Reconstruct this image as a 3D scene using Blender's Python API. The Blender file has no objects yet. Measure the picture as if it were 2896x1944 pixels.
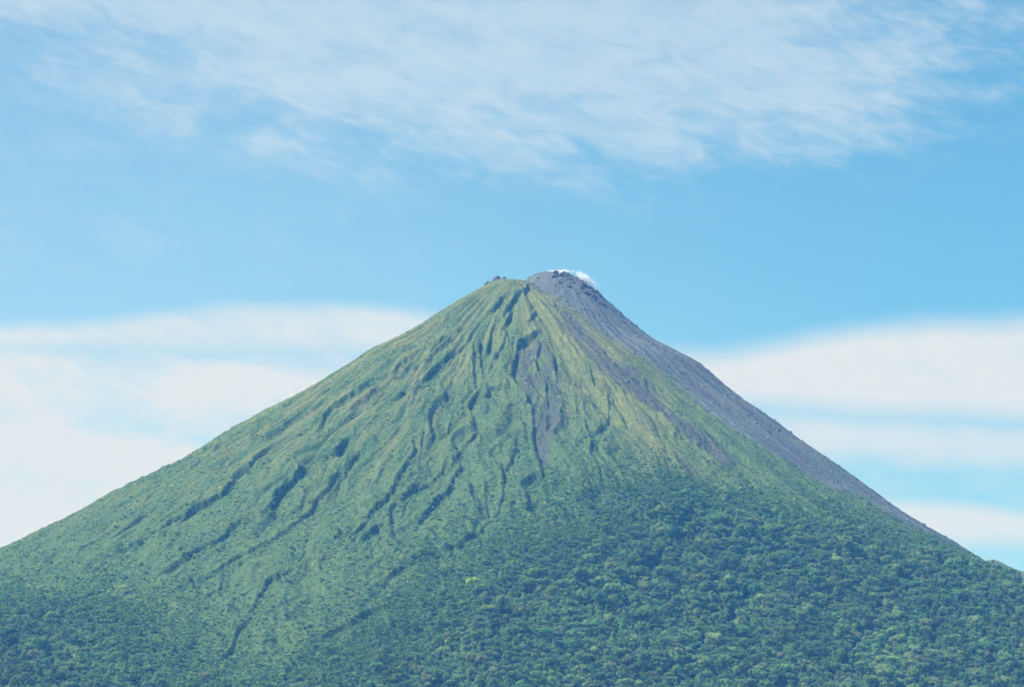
import bpy, bmesh, math, random
import numpy as np
from mathutils import Vector

random.seed(11)
rng = np.random.default_rng(11)
scene = bpy.context.scene
COL = scene.collection

# ------------------------------------------------------------------ camera
F, CU, CV = 10111.0, 1448.0, 972.0            # focal length and centre in photograph pixels
PITCH = math.radians(9.05)
CAM = np.array([0.0, 0.0, 2.0])
cP, sP = math.cos(PITCH), math.sin(PITCH)

def ray(u, v):
    a = (np.asarray(u, float) - CU) / F
    b = (CV - np.asarray(v, float)) / F
    return np.stack([a, cP - b * sP, sP + b * cP], -1)

def project(x, y, z):
    z = z - CAM[2]
    d = y * cP + z * sP
    h = -y * sP + z * cP
    return CU + F * x / d, CV - F * h / d, d

def at(u, v, y):
    d = ray(u, v)
    t = y / d[1]
    return CAM + d * t

# ------------------------------------------------------------------ noise
_perm = np.random.default_rng(3).permutation(4096).astype(np.int64)
_gang = np.random.default_rng(4).uniform(0, 2 * math.pi, 4096)
_gx, _gy = np.cos(_gang), np.sin(_gang)

def perlin(x, y, seed=0):
    x = np.asarray(x, float) + seed * 17.31
    y = np.asarray(y, float) + seed * 9.77
    xi, yi = np.floor(x).astype(np.int64), np.floor(y).astype(np.int64)
    fx, fy = x - xi, y - yi
    def g(ix, iy, dx, dy):
        h = _perm[(_perm[ix & 4095] + iy) & 4095]
        return _gx[h] * dx + _gy[h] * dy
    n00 = g(xi, yi, fx, fy); n10 = g(xi + 1, yi, fx - 1, fy)
    n01 = g(xi, yi + 1, fx, fy - 1); n11 = g(xi + 1, yi + 1, fx - 1, fy - 1)
    u = fx * fx * fx * (fx * (fx * 6 - 15) + 10)
    w = fy * fy * fy * (fy * (fy * 6 - 15) + 10)
    return 1.5 * ((n00 * (1 - u) + n10 * u) * (1 - w) + (n01 * (1 - u) + n11 * u) * w)

def fbm(x, y, octs=4, seed=0, gain=0.5):
    s = 0; a = 1; t = 0
    for k in range(octs):
        s = s + a * perlin(x * 2 ** k, y * 2 ** k, seed + 5 * k)
        t += a; a *= gain
    return s / t * 1.4

def sstep(a, b, x):
    t = np.clip((x - a) / (b - a), 0, 1)
    return t * t * (3 - 2 * t)

# ------------------------------------------------------------------ the two cones
YA, YB = 5000.0, 5130.0
PA = at(1452, 788, YA)
PB = at(1575, 768, YB)

LEFT_SIL = np.array([(-160, 1612), (0, 1552), (149, 1480), (248, 1430), (337, 1378), (496, 1306), (620, 1233), (731, 1171), (868, 1097), (979, 1035),
    (1029, 996), (1103, 965), (1190, 918), (1264, 872), (1326, 832), (1370, 806), (1400, 795), (1440, 789), (1470, 784), (1500, 792)], float)
RIGHT_SIL = np.array([(1494, 791), (1521, 770), (1545, 768.5), (1587, 772), (1618, 776), (1634, 784), (1661, 804), (1690, 827), (1705, 840), (1722, 854), (1748, 876), (1797, 921),
    (1860, 968), (1934, 1003), (1984, 1031), (2045, 1086), (2107, 1133), (2182, 1181), (2231, 1222), (2306, 1272), (2355, 1303),
    (2430, 1357), (2479, 1396), (2541, 1440), (2616, 1485), (2690, 1523), (2727, 1551), (2802, 1594), (2896, 1668), (3050, 1770)], float)

RK = np.concatenate([np.arange(0, 1100, 5.0), np.arange(1100, 3001, 100.0)])
def tail(h, r0):
    # continue a profile to the plain with a softening slope
    i = int(np.searchsorted(RK, r0))
    s = (h[i] - h[i - 12]) / (RK[i] - RK[i - 12])
    for k in range(i + 1, len(RK)):
        s = max(0.02, s * (0.988 ** ((RK[k] - RK[k - 1]) / 12)))
        h[k] = h[k - 1] + s * (RK[k] - RK[k - 1])
    return h
hF = np.interp(RK, [0, 30, 60, 100, 300, 600, 900, 1200, 1500, 2000, 3000], [0, 6, 22, 46, 172, 357, 530, 680, 790, 885, 905])
hAL = np.interp(RK, [0, 25, 60, 2000, 3000], [0, 2, 18, 900, 910])
hAR = np.interp(RK, [0, 25, 60, 2000, 3000], [0, 4, 26, 905, 910])
hBR = np.interp(RK, [0, 20, 60, 2000, 3000], [0, 3, 30, 915, 940])
hBL = hBR.copy()

def coneA(x, y):
    dx, dy = x - PA[0], y - PA[1]
    r = np.sqrt(dx * dx + dy * dy) + 1e-6
    c, s = dx / r, dy / r
    wl = np.where(c < 0, c * c, 0); wr = np.where(c > 0, c * c, 0); wf = s * s
    return PA[2] - (wl * np.interp(r, RK, hAL) + wr * np.interp(r, RK, hAR) + wf * np.interp(r, RK, hF))

def coneB(x, y):
    dx, dy = x - PB[0], y - PB[1]
    r = np.sqrt(dx * dx + dy * dy) + 1e-6
    c, s = dx / r, dy / r
    wl = np.where(c < 0, c * c, 0); wr = np.where(c > 0, c * c, 0); wf = s * s
    return PB[2] - (wl * np.interp(r, RK, hBL) + wr * np.interp(r, RK, hBR) + wf * np.interp(r, RK, hBR) * 1.02)

def fit(cone, P, prof, sil, side):
    th = np.radians(np.arange(0, 360, 1.5))
    if side < 0: th = th[np.cos(th) < 0.15]
    else: th = th[np.cos(th) > -0.3]
    R, T = np.meshgrid(np.concatenate([np.arange(0, 120, 2.5), np.arange(120, 1100, 6.0)]), th)
    X, Y = P[0] + R * np.cos(T), P[1] + R * np.sin(T)
    for it in range(24):
        Z = cone(X, Y)
        u, v, d = project(X, Y, Z)
        edges = np.arange(-200, 3100, 8.0)
        b = np.digitize(u.ravel(), edges)
        vv, rr = v.ravel(), R.ravel()
        order = np.argsort(vv)
        seen, first = np.unique(b[order], return_index=True)
        pick = order[first]
        uu = u.ravel()[pick]
        tgt = np.interp(uu, sil[:, 0], sil[:, 1], left=np.nan, right=np.nan)
        ok = ~np.isnan(tgt)
        if side < 0: ok &= uu < 1375
        else: ok &= uu > 1592
        dz = (vv[pick] - tgt) / F * d.ravel()[pick]
        rs = rr[pick][ok]; e = dz[ok]
        if len(rs) < 5: break
        w = np.exp(-((RK[:, None] - rs[None]) / np.maximum(9, RK[:, None] * 0.035)) ** 2)
        corr = (w * e).sum(1) / (w.sum(1) + 0.02)
        prof -= 0.7 * corr
        last = rs.max()
        tail(prof, min(last, 1090))
    k = RK < 1100
    r_ = RK[k]
    q = np.concatenate([2 * prof[0] - prof[k][:0:-1], prof[k]]); rq = np.concatenate([-r_[:0:-1], r_])
    sm = np.exp(-((r_[:, None] - rq[None]) / (6 + 0.03 * r_[:, None])) ** 2)
    end = r_ > last - 40
    prof[k] = np.where(end, prof[k], (sm * q[None]).sum(1) / sm.sum(1))
    prof[:] = np.maximum.accumulate(prof)
    return prof

fit(coneA, PA, hAL, LEFT_SIL, -1)
fit(coneB, PB, hBR, RIGHT_SIL, 1)
hAR[:] = 0.55 * hBR + 0.45 * hAL + np.interp(RK, [0, 60, 200, 3000], [0, 6, 4, 0])
hBL[:] = np.interp(RK, [0, 12, 22, 30, 42, 62, 3000], [0, 0, 0.5, 3, 10, 25, 1600])

def smax(a, b, k):
    h = np.clip(0.5 + 0.5 * (a - b) / k, 0, 1)
    return b * (1 - h) + a * h + k * h * (1 - h)

def base(x, y):
    a, b = coneA(x, y), coneB(x, y)
    return np.maximum(smax(a, b, 3.0) - 0.7, -3.0)

def cast(uv):
    uv = np.asarray(uv, float)
    d = ray(uv[:, 0], uv[:, 1])
    t = np.linspace(3000, 5600, 1301)
    px = CAM[0] + d[:, 0, None] * t / d[:, 1, None]
    py = np.broadcast_to(t, px.shape)
    pz = CAM[2] + d[:, 2, None] * t / d[:, 1, None]
    g = base(px, py) - pz
    hit = g > 0
    i = np.where(hit.any(1), hit.argmax(1), g.argmax(1))
    k = np.arange(len(uv))
    j = np.maximum(i - 1, 0)
    f = np.where(hit.any(1), -g[k, j] / (g[k, i] - g[k, j] + 1e-9), 0)
    f = np.clip(f, 0, 1)
    return np.stack([px[k, j] + (px[k, i] - px[k, j]) * f, py[k, j] + (py[k, i] - py[k, j]) * f], -1)

# ------------------------------------------------------------------ what was surveyed on the slopes (crop origin, scale)
CROP = dict(C1=(900, 780, 3.893), C2=(1340, 740, 5.84), C3=(1600, 820, 3.893), C4=(2200, 1180, 3.267), C5=(0, 1150, 2.92), R1=(1300, 720, 3.893),
            R3=(700, 1000, 2.614), R4=(1300, 1000, 2.614), R8=(500, 1400, 2.8825), R6=(1300, 1500, 2.92), D=(0, 0, 1 / 1.2397), P=(0, 0, 1))
def px(crop, pts):
    ox, oy, s = CROP[crop]
    return [(ox + a / s, oy + b / s) for a, b in pts]

GULLIES = [  # shadow width in photograph pixels, points from the top down
    (13, px('C1', [(2030, 230), (1940, 350), (1830, 440), (1690, 570), (1640, 660), (1530, 770), (1420, 810), (1370, 900), (1250, 1000), (1180, 1080)])),
    (15, px('C1', [(1420, 670), (1330, 760), (1250, 830), (1220, 870)])),
    (7, px('C1', [(1370, 650), (1290, 730)])),
    (11, px('C1', [(1000, 870), (900, 940), (830, 1020), (740, 1070)])),
    (18, px('C1', [(690, 1080), (580, 1120), (480, 1180), (380, 1250), (270, 1310), (140, 1400), (50, 1480), (30, 1557)])),
    (14, px('C1', [(450, 1060), (340, 1105), (250, 1160), (100, 1200), (0, 1260)])),
    (6, px('C1', [(1040, 770), (930, 810), (830, 830), (700, 900), (600, 960)])),
    (5, px('C1', [(1560, 560), (1440, 620), (1300, 700), (1180, 760)])),
    (5, px('C1', [(1240, 500), (1100, 590), (900, 700), (700, 800)])),
    (5, px('C1', [(560, 900), (430, 970), (300, 1050), (200, 1100)])),
    (9, px('C1', [(2120, 370), (2070, 480), (2050, 560), (2060, 640), (2030, 740), (1930, 890)])),
    (10, px('C1', [(1700, 800), (1690, 880), (1700, 1000), (1710, 1100)])),
    (10, px('C1', [(1760, 720), (1780, 830), (1790, 960)])),
    (11, px('C1', [(1880, 690), (1840, 800), (1800, 880)])),
    (6, px('C1', [(1930, 530), (1890, 640), (1880, 700)])),
    (24, px('R1', [(800, 855), (720, 900), (640, 930), (610, 1000), (620, 1060), (570, 1180), (570, 1270), (600, 1340), (650, 1400)])),
    (28, px('C1', [(1400, 1210), (1370, 1290), (1280, 1330), (1200, 1460), (1210, 1557)])),
    (15, px('C1', [(1740, 1220), (1680, 1290), (1660, 1360), (1690, 1500)])),
    (11, px('C1', [(1980, 1160), (1880, 1190), (1860, 1260), (1740, 1310)])),
    (9, px('C1', [(1060, 1160), (960, 1230)])),
    (7, px('C1', [(880, 1150), (800, 1210)])),
    (9, px('C1', [(2230, 160), (2120, 260), (2080, 330)])),
    (6, px('C1', [(2140, 690), (2120, 760), (2150, 850)])),
    (11, px('C5', [(2336, 20), (2200, 80), (2110, 130), (2050, 170), (1980, 210)])),
    (9, px('C5', [(1860, 320), (1760, 370), (1640, 430), (1560, 480), (1400, 550)])),
    (14, px('C5', [(2320, 240), (2200, 310), (2090, 390), (2070, 430)])),
    (26, px('C5', [(2150, 450), (2050, 460), (1980, 490), (1920, 530), (1900, 600), (1820, 670), (1690, 740), (1590, 800), (1530, 860)])),
    (14, px('C5', [(1530, 860), (1400, 930), (1270, 1010), (1140, 1090), (1030, 1140)])),
    (24, px('R3', [(710, 620), (640, 690), (500, 720), (380, 800), (330, 890), (210, 990), (180, 1080)])),
    (16, px('C5', [(2240, 780), (2160, 840), (1980, 890), (1880, 960), (1800, 1070), (1700, 1110), (1590, 1190), (1480, 1260), (1400, 1310)])),
    (13, px('R3', [(650, 850), (590, 950), (500, 1030), (450, 1120)]) + px('R8', [(960, 190), (830, 270), (710, 350), (600, 410), (480, 470), (400, 530), (300, 600), (160, 650), (40, 710)])),
    (7, px('C5', [(1160, 890), (1060, 960), (990, 1010)])),
    (6, px('C5', [(1340, 700), (1250, 740), (1000, 860), (930, 900)])),
    (18, px('R3', [(1220, 640), (1230, 690), (1180, 770), (1120, 870), (1080, 940), (1010, 1050), (900, 1130), (850, 1230), (780, 1300)])),
    (16, px('R3', [(1240, 960), (1160, 1050), (1090, 1110), (1040, 1160), (1050, 1250)])),
    (10, px('R3', [(1010, 1240), (950, 1270), (880, 1340)])),
    (15, px('R3', [(1540, 830), (1480, 930), (1400, 1030), (1360, 1090), (1300, 1170)])),
    (11, px('R3', [(1700, 510), (1660, 580), (1580, 650), (1540, 720)])),
    (10, px('R3', [(1450, 770), (1400, 870), (1340, 910)])),
    (12, px('R3', [(1870, 800), (1890, 890), (1880, 980), (1850, 1080), (1820, 1140), (1740, 1200), (1650, 1260), (1590, 1340)])),
    (6, px('R3', [(1750, 950), (1770, 1080)])),
    (8, px('R3', [(1100, 530), (1030, 600), (940, 680)])),
    (9, px('R3', [(800, 700), (740, 800), (680, 880)])),
    (7, px('R3', [(1290, 540), (1280, 620)])),
    (8, px('R3', [(900, 480), (820, 560), (740, 620)])),
    (18, px('R4', [(490, 300), (520, 360), (530, 470), (530, 560), (560, 690), (590, 800)])),
    (22, px('R4', [(600, 850), (540, 855), (450, 920), (470, 975)])),
    (8, px('R4', [(390, 730), (350, 800)])),
    (20, px('R4', [(540, 1040), (490, 1070), (480, 1130), (540, 1165)])),
    (6, px('R4', [(1090, 290), (1100, 400), (1080, 490), (1040, 550), (960, 590)])),
    (6, px('R4', [(850, 300), (860, 400)])),
    (7, px('R4', [(960, 110), (970, 150)])),
    (10, px('R4', [(970, 660), (960, 720), (1000, 780), (1020, 830), (1040, 900)])),
    (6, px('R4', [(930, 870), (960, 960)])),
    (6, px('R4', [(930, 520), (950, 590)])),
    (10, px('R4', [(630, 190), (640, 320)])),
    (10, px('R4', [(550, 10), (570, 70)])),
    (10, px('R4', [(690, 20), (700, 90)])),
    (9, px('R4', [(1690, 600), (1760, 670), (1850, 730)])),
    (9, px('R4', [(1700, 450), (1760, 520)])),
    (14, px('R8', [(900, 600), (830, 620), (740, 680), (690, 750), (630, 850)])),
    (13, px('R8', [(1860, 560), (1740, 640), (1640, 740)])),
    (16, px('R8', [(1630, 890), (1540, 920), (1480, 960), (1340, 1040)])),
    (10, px('R8', [(2306, 360), (2100, 430), (1870, 530)])),
    (12, px('R8', [(580, 960), (490, 1030), (440, 1200), (330, 1300)])),
    (13, px('C3', [(0, 400), (160, 600), (280, 760), (420, 890), (560, 1000), (720, 1140), (830, 1240), (960, 1300), (1140, 1420)])),
    (14, px('R1', [(740, 330), (700, 400), (720, 440)])),
    (12, px('R1', [(600, 450), (570, 500)])),
    (8, px('R1', [(830, 590), (800, 650)])),
    (9, px('R1', [(960, 560), (990, 600)])),
    (8, px('R1', [(1010, 500), (1060, 590), (1110, 660)])),
    (6, px('R1', [(560, 620), (520, 700), (490, 760)])),
    (8, px('R1', [(870, 1010), (830, 1130), (840, 1200)])),
    (10, px('R1', [(940, 1300), (970, 1320)])),
    (36, px('D', [(1560, 1170), (1530, 1240), (1440, 1310), (1400, 1360)])),
    (28, px('D', [(1700, 1330), (1640, 1420), (1560, 1500)])),
    (24, px('D', [(2050, 1290), (2000, 1370), (1950, 1450)])),
    (20, px('D', [(1200, 1330), (1150, 1400), (1100, 1470)])),
    (20, px('D', [(250, 1430), (170, 1480), (90, 1540)])),
]
LAVA_EDGE = [(1494, 789), (1503, 802), (1520, 815), (1552, 835), (1594, 861), (1642, 895), (1683, 929), (1742, 968), (1785, 998), (1831, 1015), (1857, 1038), (1903, 1074),
    (1944, 1108), (1985, 1146), (2037, 1182), (2098, 1220), (2200, 1287), (2276, 1327), (2359, 1376), (2445, 1410), (2506, 1446), (2583, 1486), (2659, 1519), (2716, 1548)]
SCREE = [(1600, 882), (1626, 897), (1664, 936), (1708, 974), (1744, 1015), (1800, 1038), (1847, 1077), (1874, 1130), (1927, 1168), (1981, 1191), (2034, 1237), (2065, 1264), (2084, 1295),
    (2057, 1306), (2019, 1295), (1981, 1264), (1950, 1230), (1893, 1185), (1847, 1154), (1813, 1138), (1785, 1113), (1744, 1077), (1708, 1049), (1672, 1015), (1641, 972), (1600, 923), (1570, 879), (1575, 862)]
SCAR = [(1467, 964), (1503, 946), (1531, 951), (1565, 1010), (1585, 1028), (1590, 1054), (1606, 1092), (1598, 1115), (1621, 1153), (1583, 1199), (1549, 1260), (1530, 1306),
    (1518, 1291), (1507, 1214), (1499, 1126), (1464, 1073), (1449, 1042)]
FOREST_EDGE = [(-260, 1660), (0, 1662), (186, 1667), (347, 1680), (470, 1711), (560, 1773), (640, 1850), (730, 1890), (868, 1835), (1029, 1723), (1153, 1612), (1339, 1512), (1488, 1463),
    (1612, 1388), (1736, 1333), (1835, 1295), (1934, 1302), (2045, 1351), (2169, 1388), (2331, 1426), (2479, 1475), (2603, 1512), (2690, 1545), (2760, 1590)]

def in_poly(X, Y, poly):
    inside = np.zeros(X.shape, bool)
    n = len(poly)
    for i in range(n):
        x1, y1 = poly[i]; x2, y2 = poly[(i + 1) % n]
        if y1 == y2: continue
        c = ((y1 > Y) != (y2 > Y)) & (X < (x2 - x1) * (Y - y1) / (y2 - y1) + x1)
        inside ^= c
    return inside

def poly_sd(X, Y, poly):
    """signed distance in metres, positive inside"""
    d = np.full(X.shape, 1e9)
    n = len(poly)
    for i in range(n):
        ax, ay = poly[i]; bx, by = poly[(i + 1) % n]
        ex, ey = bx - ax, by - ay
        L = ex * ex + ey * ey + 1e-9
        t = np.clip(((X - ax) * ex + (Y - ay) * ey) / L, 0, 1)
        d = np.minimum(d, (X - ax - t * ex) ** 2 + (Y - ay - t * ey) ** 2)
    d = np.sqrt(d)
    return np.where(in_poly(X, Y, poly), d, -d)

# ------------------------------------------------------------------ terrain grid
def axis(lo, hi, step, far_lo, far_hi):
    mid = np.arange(lo, hi + 1e-6, step)
    a = [lo]; s = step
    while a[-1] > far_lo: s = min(s * 1.25, 120); a.append(a[-1] - s)
    b = [hi]; s = step
    while b[-1] < far_hi: s = min(s * 1.25, 120); b.append(b[-1] + s)
    return np.concatenate([np.array(a[1:])[::-1], mid, np.array(b[1:])])
xs = axis(-810, 800, 1.5, -2700, 2900)
ys = axis(3720, 5230, 2.2, 2600, 7900)
NX, NY = len(xs), len(ys)
X, Y = np.meshgrid(xs, ys)
fineX = (np.abs(X) < 840) & (Y > 3650) & (Y < 5300)

H = base(X, Y)
rA = np.hypot(X - PA[0], Y - PA[1]); tA = np.arctan2(Y - PA[1], X - PA[0])
rB = np.hypot(X - PB[0], Y - PB[1]); tB = np.arctan2(Y - PB[1], X - PB[0])

wx = X + 5.0 * fbm(X / 26, Y / 40, 3, 1)
wy = Y + 9.0 * fbm(X / 26, Y / 40, 3, 2)
lava_w = [tuple(p) for p in cast(LAVA_EDGE)]
lava_poly = lava_w + [(lava_w[-1][0] + 500, lava_w[-1][1] + 60), (3200, 5200), (3200, 8200), (-900, 8200), (PB[0] - 60, PB[1] + 60), (PB[0] - 35, PB[1] + 5)]
forest_w = [tuple(p) for p in cast(FOREST_EDGE)]
forest_poly = forest_w + [(forest_w[-1][0] + 900, forest_w[-1][1] + 50), (2800, 3000), (-2600, 3000), (-2600, forest_w[0][1])]
scree_poly = [tuple(p) for p in cast(SCREE)]
scar_poly = [tuple(p) for p in cast(SCAR)]
sd_lava = poly_sd(wx, wy, lava_poly)
sd_forest = poly_sd(wx, wy, forest_poly)
sd_scree = poly_sd(wx, wy, scree_poly)
sd_scar = poly_sd(wx, wy, scar_poly)

m_lava = sstep(-9, 9, sd_lava + 16 * fbm(tA * 60, rA / 90, 4, 21))
ragged = 26 * fbm(X / 75, Y / 110, 3, 6) + 16 * fbm(tA * 22, rA / 260, 2, 7) + 10 * fbm(X / 24, Y / 30, 3, 5)
sd_forest = sd_forest + ragged * sstep(160, 40, np.abs(sd_forest))
m_forest = sstep(-12, 40, sd_forest)
m_scree = sstep(-8, 12, sd_scree) * sstep(-0.35, 0.15, fbm(tA * 40, rA / 90, 4, 31) + 0.30)
m_scar = sstep(-5, 6, sd_scar) * sstep(-0.3, 0.2, fbm(X / 16, Y / 26, 4, 33) + 0.02 + 0.55 * sstep(4960 - 330, 4960 - 460, Y))

# broad buttresses, then finer rills that run down the fall line
fade = sstep(20, 120, rA) * sstep(0, 300, H + 3)
butt = fbm(tA * 8.5, rA / 420, 3, 41)
H += fade * (1 - 0.8 * m_lava) * (7.5 * butt)
rill = fbm(tA * 26 + 1.3 * fbm(X / 70, Y / 90, 4, 43), rA / 200, 4, 42)
H += fade * (1 - 0.75 * m_lava) * (1 - 0.6 * m_forest) * (-6.5 * np.abs(rill) + 1.5 * rill) * sstep(70, 380, rA)
rill0 = fbm(tA * 11.5 + 1.0 * fbm(X / 120, Y / 140, 3, 46), rA / 300, 3, 47)
H += fade * (1 - 0.9 * m_lava) * (1 - 0.4 * m_forest) * (-13.0 * np.abs(rill0)) * sstep(90, 380, rA)
rill2 = fbm(tA * 62 + 2.0 * fbm(X / 50, Y / 60, 4, 44), rA / 120, 4, 45)
H += fade * (1 - 0.8 * m_lava) * (1 - 0.8 * m_forest) * (-2.2 * np.abs(rill2)) * sstep(60, 300, rA)
spur = sstep(-10, 120, sd_forest) * sstep(1000, 1100, X + 2000)
H += 7.0 * spur * fineX

# carved gullies: steep bank on the upper edge, gentle recovery beyond
gully_veg = np.zeros_like(H)
def carve(width, uv, forest=False):
    global H, gully_veg
    P = cast(uv)
    wm = width * 0.5
    d0 = P[0] - P[1]; d0 /= np.hypot(*d0) + 1e-9
    d1 = P[-1] - P[-2]; d1 /= np.hypot(*d1) + 1e-9
    P = np.concatenate([[P[0] + d0 * (20 + .6 * wm)], P, [P[-1] + d1 * (55 + 1.5 * wm)]])
    seg = np.hypot(*(P[1:] - P[:-1]).T)
    S = np.concatenate([[0], np.cumsum(seg)]); tot = S[-1]
    D = 0.64 * wm + 1.9
    a = 0.55 * D; W2 = 1.4 * D; W1 = 1.3 * D
    pad = 3.2 * W2 + 14
    ix0, ix1 = np.searchsorted(xs, [P[:, 0].min() - pad, P[:, 0].max() + pad])
    iy0, iy1 = np.searchsorted(ys, [P[:, 1].min() - pad, P[:, 1].max() + pad])
    sl = (slice(iy0, iy1), slice(ix0, ix1))
    j = min(0.42, 0.15 + wm / 24)
    x = X[sl] + j * (4.0 * perlin(X[sl] / 17, Y[sl] / 26, 51) + 2.6 * perlin(X[sl] / 7, Y[sl] / 11, 52))
    y = Y[sl] + j * (6.0 * perlin(X[sl] / 19, Y[sl] / 30, 53) + 3.5 * perlin(X[sl] / 8, Y[sl] / 12, 54))
    best = np.full(x.shape, 1e9); sd = np.zeros(x.shape); tt = np.zeros(x.shape)
    for i in range(len(P) - 1):
        ax, ay = P[i]; bx, by = P[i + 1]
        ex, ey = bx - ax, by - ay
        L = math.hypot(ex, ey) + 1e-9
        t = ((x - ax) * ex + (y - ay) * ey) / (L * L)
        tc = np.clip(t, 0, 1)
        d2 = (x - ax - tc * ex) ** 2 + (y - ay - tc * ey) ** 2
        up = d2 < best
        cr = (ex * (y - ay) - ey * (x - ax)) / L
        best = np.where(up, d2, best)
        sd = np.where(up, np.where(cr > 0, 1, -1) * np.sqrt(d2), sd)
        tt = np.where(up, S[i] + tc * L, tt)
    e0 = min(0.35 * tot, 30 + 0.8 * wm); e1 = min(0.5 * tot, 75 + 2 * wm)
    tap = sstep(-2, e0, tt) * sstep(tot + 2, tot - e1, tt)
    tap = tap * (0.85 + 0.25 * perlin(tt / 30, tt * 0 + 0.3, 61))
    lip = 0.30 * D
    drop = lip + (-D - lip) * sstep(0, a, sd)
    prof = np.where(sd < 0, lip * np.exp(sd / W1), np.where(sd < a, drop, -D * np.exp(-((sd - a) / W2) ** 1.3)))
    H[sl] += prof * tap
    gully_veg[sl] = np.maximum(gully_veg[sl], tap * np.where(sd > 0, np.exp(-sd / (1.5 * D)), 0))
for w_, uv_ in GULLIES:
    carve(w_, uv_)

# vegetation and rubble roughness
rough = 0.55 * fbm(X / 6.5, Y / 9, 3, 71) + 0.45 * perlin(X / 15, Y / 22, 72)
H += fineX * (.55 * rough + .28 * perlin(X / 3.6, Y / 5.5, 78)) * (1 - m_forest) * (1.0 * (1 - m_lava) + 0.45 * m_lava)
H += fineX * (1 - m_lava) * sstep(420, 120, rA) * (1.5 * fbm(X / 11, Y / 15, 4, 103) - 1.0 * np.abs(fbm(X / 22, Y / 26, 3, 104)))
H += fineX * m_lava * ((2.6 * fbm(tB * 34, rB / 130, 4, 73) + 1.6 * fbm(tB * 90, rB / 60, 3, 74)) * sstep(15, 120, rB) + 1.1 * fbm(X / 9, Y / 12, 4, 79))
H += fineX * (m_scree + m_scar) * (1.7 * fbm(X / 8, Y / 12, 4, 75))
# broken rock at the crater lip
lipm = np.exp(-((rB - 38) / 26) ** 2) * sstep(-2.7, -0.9, tB) * sstep(2.2, 0.8, tB)
H += lipm * (2.6 * np.abs(fbm(X / 9, Y / 11, 4, 76)) - 0.9)
H += m_forest * fineX * (4.0 * fbm(X / 60, Y / 80, 3, 77) - 16.0 * np.abs(fbm(tA * 9 + .6 * fbm(X / 90, Y / 90, 2, 101), rA / 420, 3, 102)))

def height(x, y):
    x = np.asarray(x, float); y = np.asarray(y, float)
    i = np.clip(np.searchsorted(xs, x) - 1, 0, NX - 2); j = np.clip(np.searchsorted(ys, y) - 1, 0, NY - 2)
    fx = (x - xs[i]) / (xs[i + 1] - xs[i]); fy = (y - ys[j]) / (ys[j + 1] - ys[j])
    return (H[j, i] * (1 - fx) + H[j, i + 1] * fx) * (1 - fy) + (H[j + 1, i] * (1 - fx) + H[j + 1, i + 1] * fx) * fy
def sample(A, x, y):
    i = np.clip(np.searchsorted(xs, x), 0, NX - 1); j = np.clip(np.searchsorted(ys, y), 0, NY - 1)
    return A[j, i]

# ------------------------------------------------------------------ ground colour (what grows or lies there)
def C(*c): return np.array(c, float)
def mixc(a, b, t): return a * (1 - t[..., None]) + b * t[..., None]
GREEN, LUSH, DRY = C(.062, .114, .034), C(.050, .104, .036), C(.155, .165, .060)
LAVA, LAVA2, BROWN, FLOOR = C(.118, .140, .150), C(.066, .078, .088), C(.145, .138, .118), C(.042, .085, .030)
n_big = fbm(X / 90, Y / 130, 3, 81)
n_med = fbm(X / 22, Y / 34, 3, 82)
n_str = fbm(tA * 26, rA / 110, 3, 83)
n_f = rng.normal(0, 1, X.shape)
scrubF = sstep(-.20, .38, fbm(X / 48, Y / 75, 4, 96) + .35 * np.clip(gully_veg, 0, 1) - .25 * sstep(560, 800, H) + .10)
col = np.broadcast_to(GREEN, X.shape + (3,)).copy()
col = mixc(col, LUSH, np.clip(0.5 + 0.7 * n_med + 0.9 * n_big + .8 * np.clip(-n_str, -.3, .5), 0, 1) * 0.55)
col = mixc(col, LUSH, scrubF * .8)
highness = sstep(560, 800, H)
leftness = sstep(60, -260, X)
rightspur = np.exp(-((X - 70 - (4950 - Y) * 0.28) / 75) ** 2) * sstep(4350, 4600, Y)
dry = np.clip(highness * (0.34 + 0.45 * n_str + 0.35 * n_med) + leftness * sstep(430, 620, H) * (0.15 + 0.9 * n_str) + rightspur * (0.55 + 0.5 * n_med), 0, 0.9)
col = mixc(col, DRY, dry)
col = mixc(col, LUSH * 0.85, np.clip(gully_veg, 0, 1) * 0.6)  # lusher, darker green scrub growing along the gullies
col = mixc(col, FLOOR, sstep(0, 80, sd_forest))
lv = mixc(np.broadcast_to(LAVA, col.shape), np.broadcast_to(LAVA2, col.shape), np.clip(0.45 + 1.3 * fbm(tB * 26, rB / 160, 5, 84), 0, 1))
lv = mixc(lv, np.broadcast_to(C(.098, .130, .098), col.shape), np.clip(1.6 * fbm(tB * 12, rB / 220, 4, 88), 0, .7))
lv = mixc(lv, np.broadcast_to(BROWN, col.shape), np.clip(1.5 * fbm(tB * 16, rB / 300, 4, 85), 0, 0.7))
col = mixc(col, lv, m_lava)
sc = mixc(np.broadcast_to(C(.078, .080, .060), col.shape), np.broadcast_to(C(.062, .074, .072), col.shape), np.clip(0.5 + 0.9 * fbm(X / 14, Y / 20, 3, 86), 0, 1))
col = mixc(col, sc, np.clip(.92 * m_scree + .85 * m_scar, 0, 1))
rust = np.exp(-((rB - 26) / 14) ** 2) * sstep(0.0, 0.5, fbm(X / 12, Y / 12, 2, 87)) * sstep(-2.0, -1.2, tB) * sstep(0.3, -0.6, tB)
col = mixc(col, np.broadcast_to(C(.23, .12, .08), col.shape), rust * 0.7)
veg = (1 - m_lava) * (1 - np.clip(m_scree + m_scar, 0, 1)) * (1 - sstep(0, 80, sd_forest))
col = mixc(col, DRY, np.clip(.24 * (n_f + .6 * perlin(X / 3.2, Y / 5, 111)), 0, .55) * veg)
col = np.clip(col * (1 + 0.16 * n_f[..., None]), 0.008, 0.5)

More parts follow.
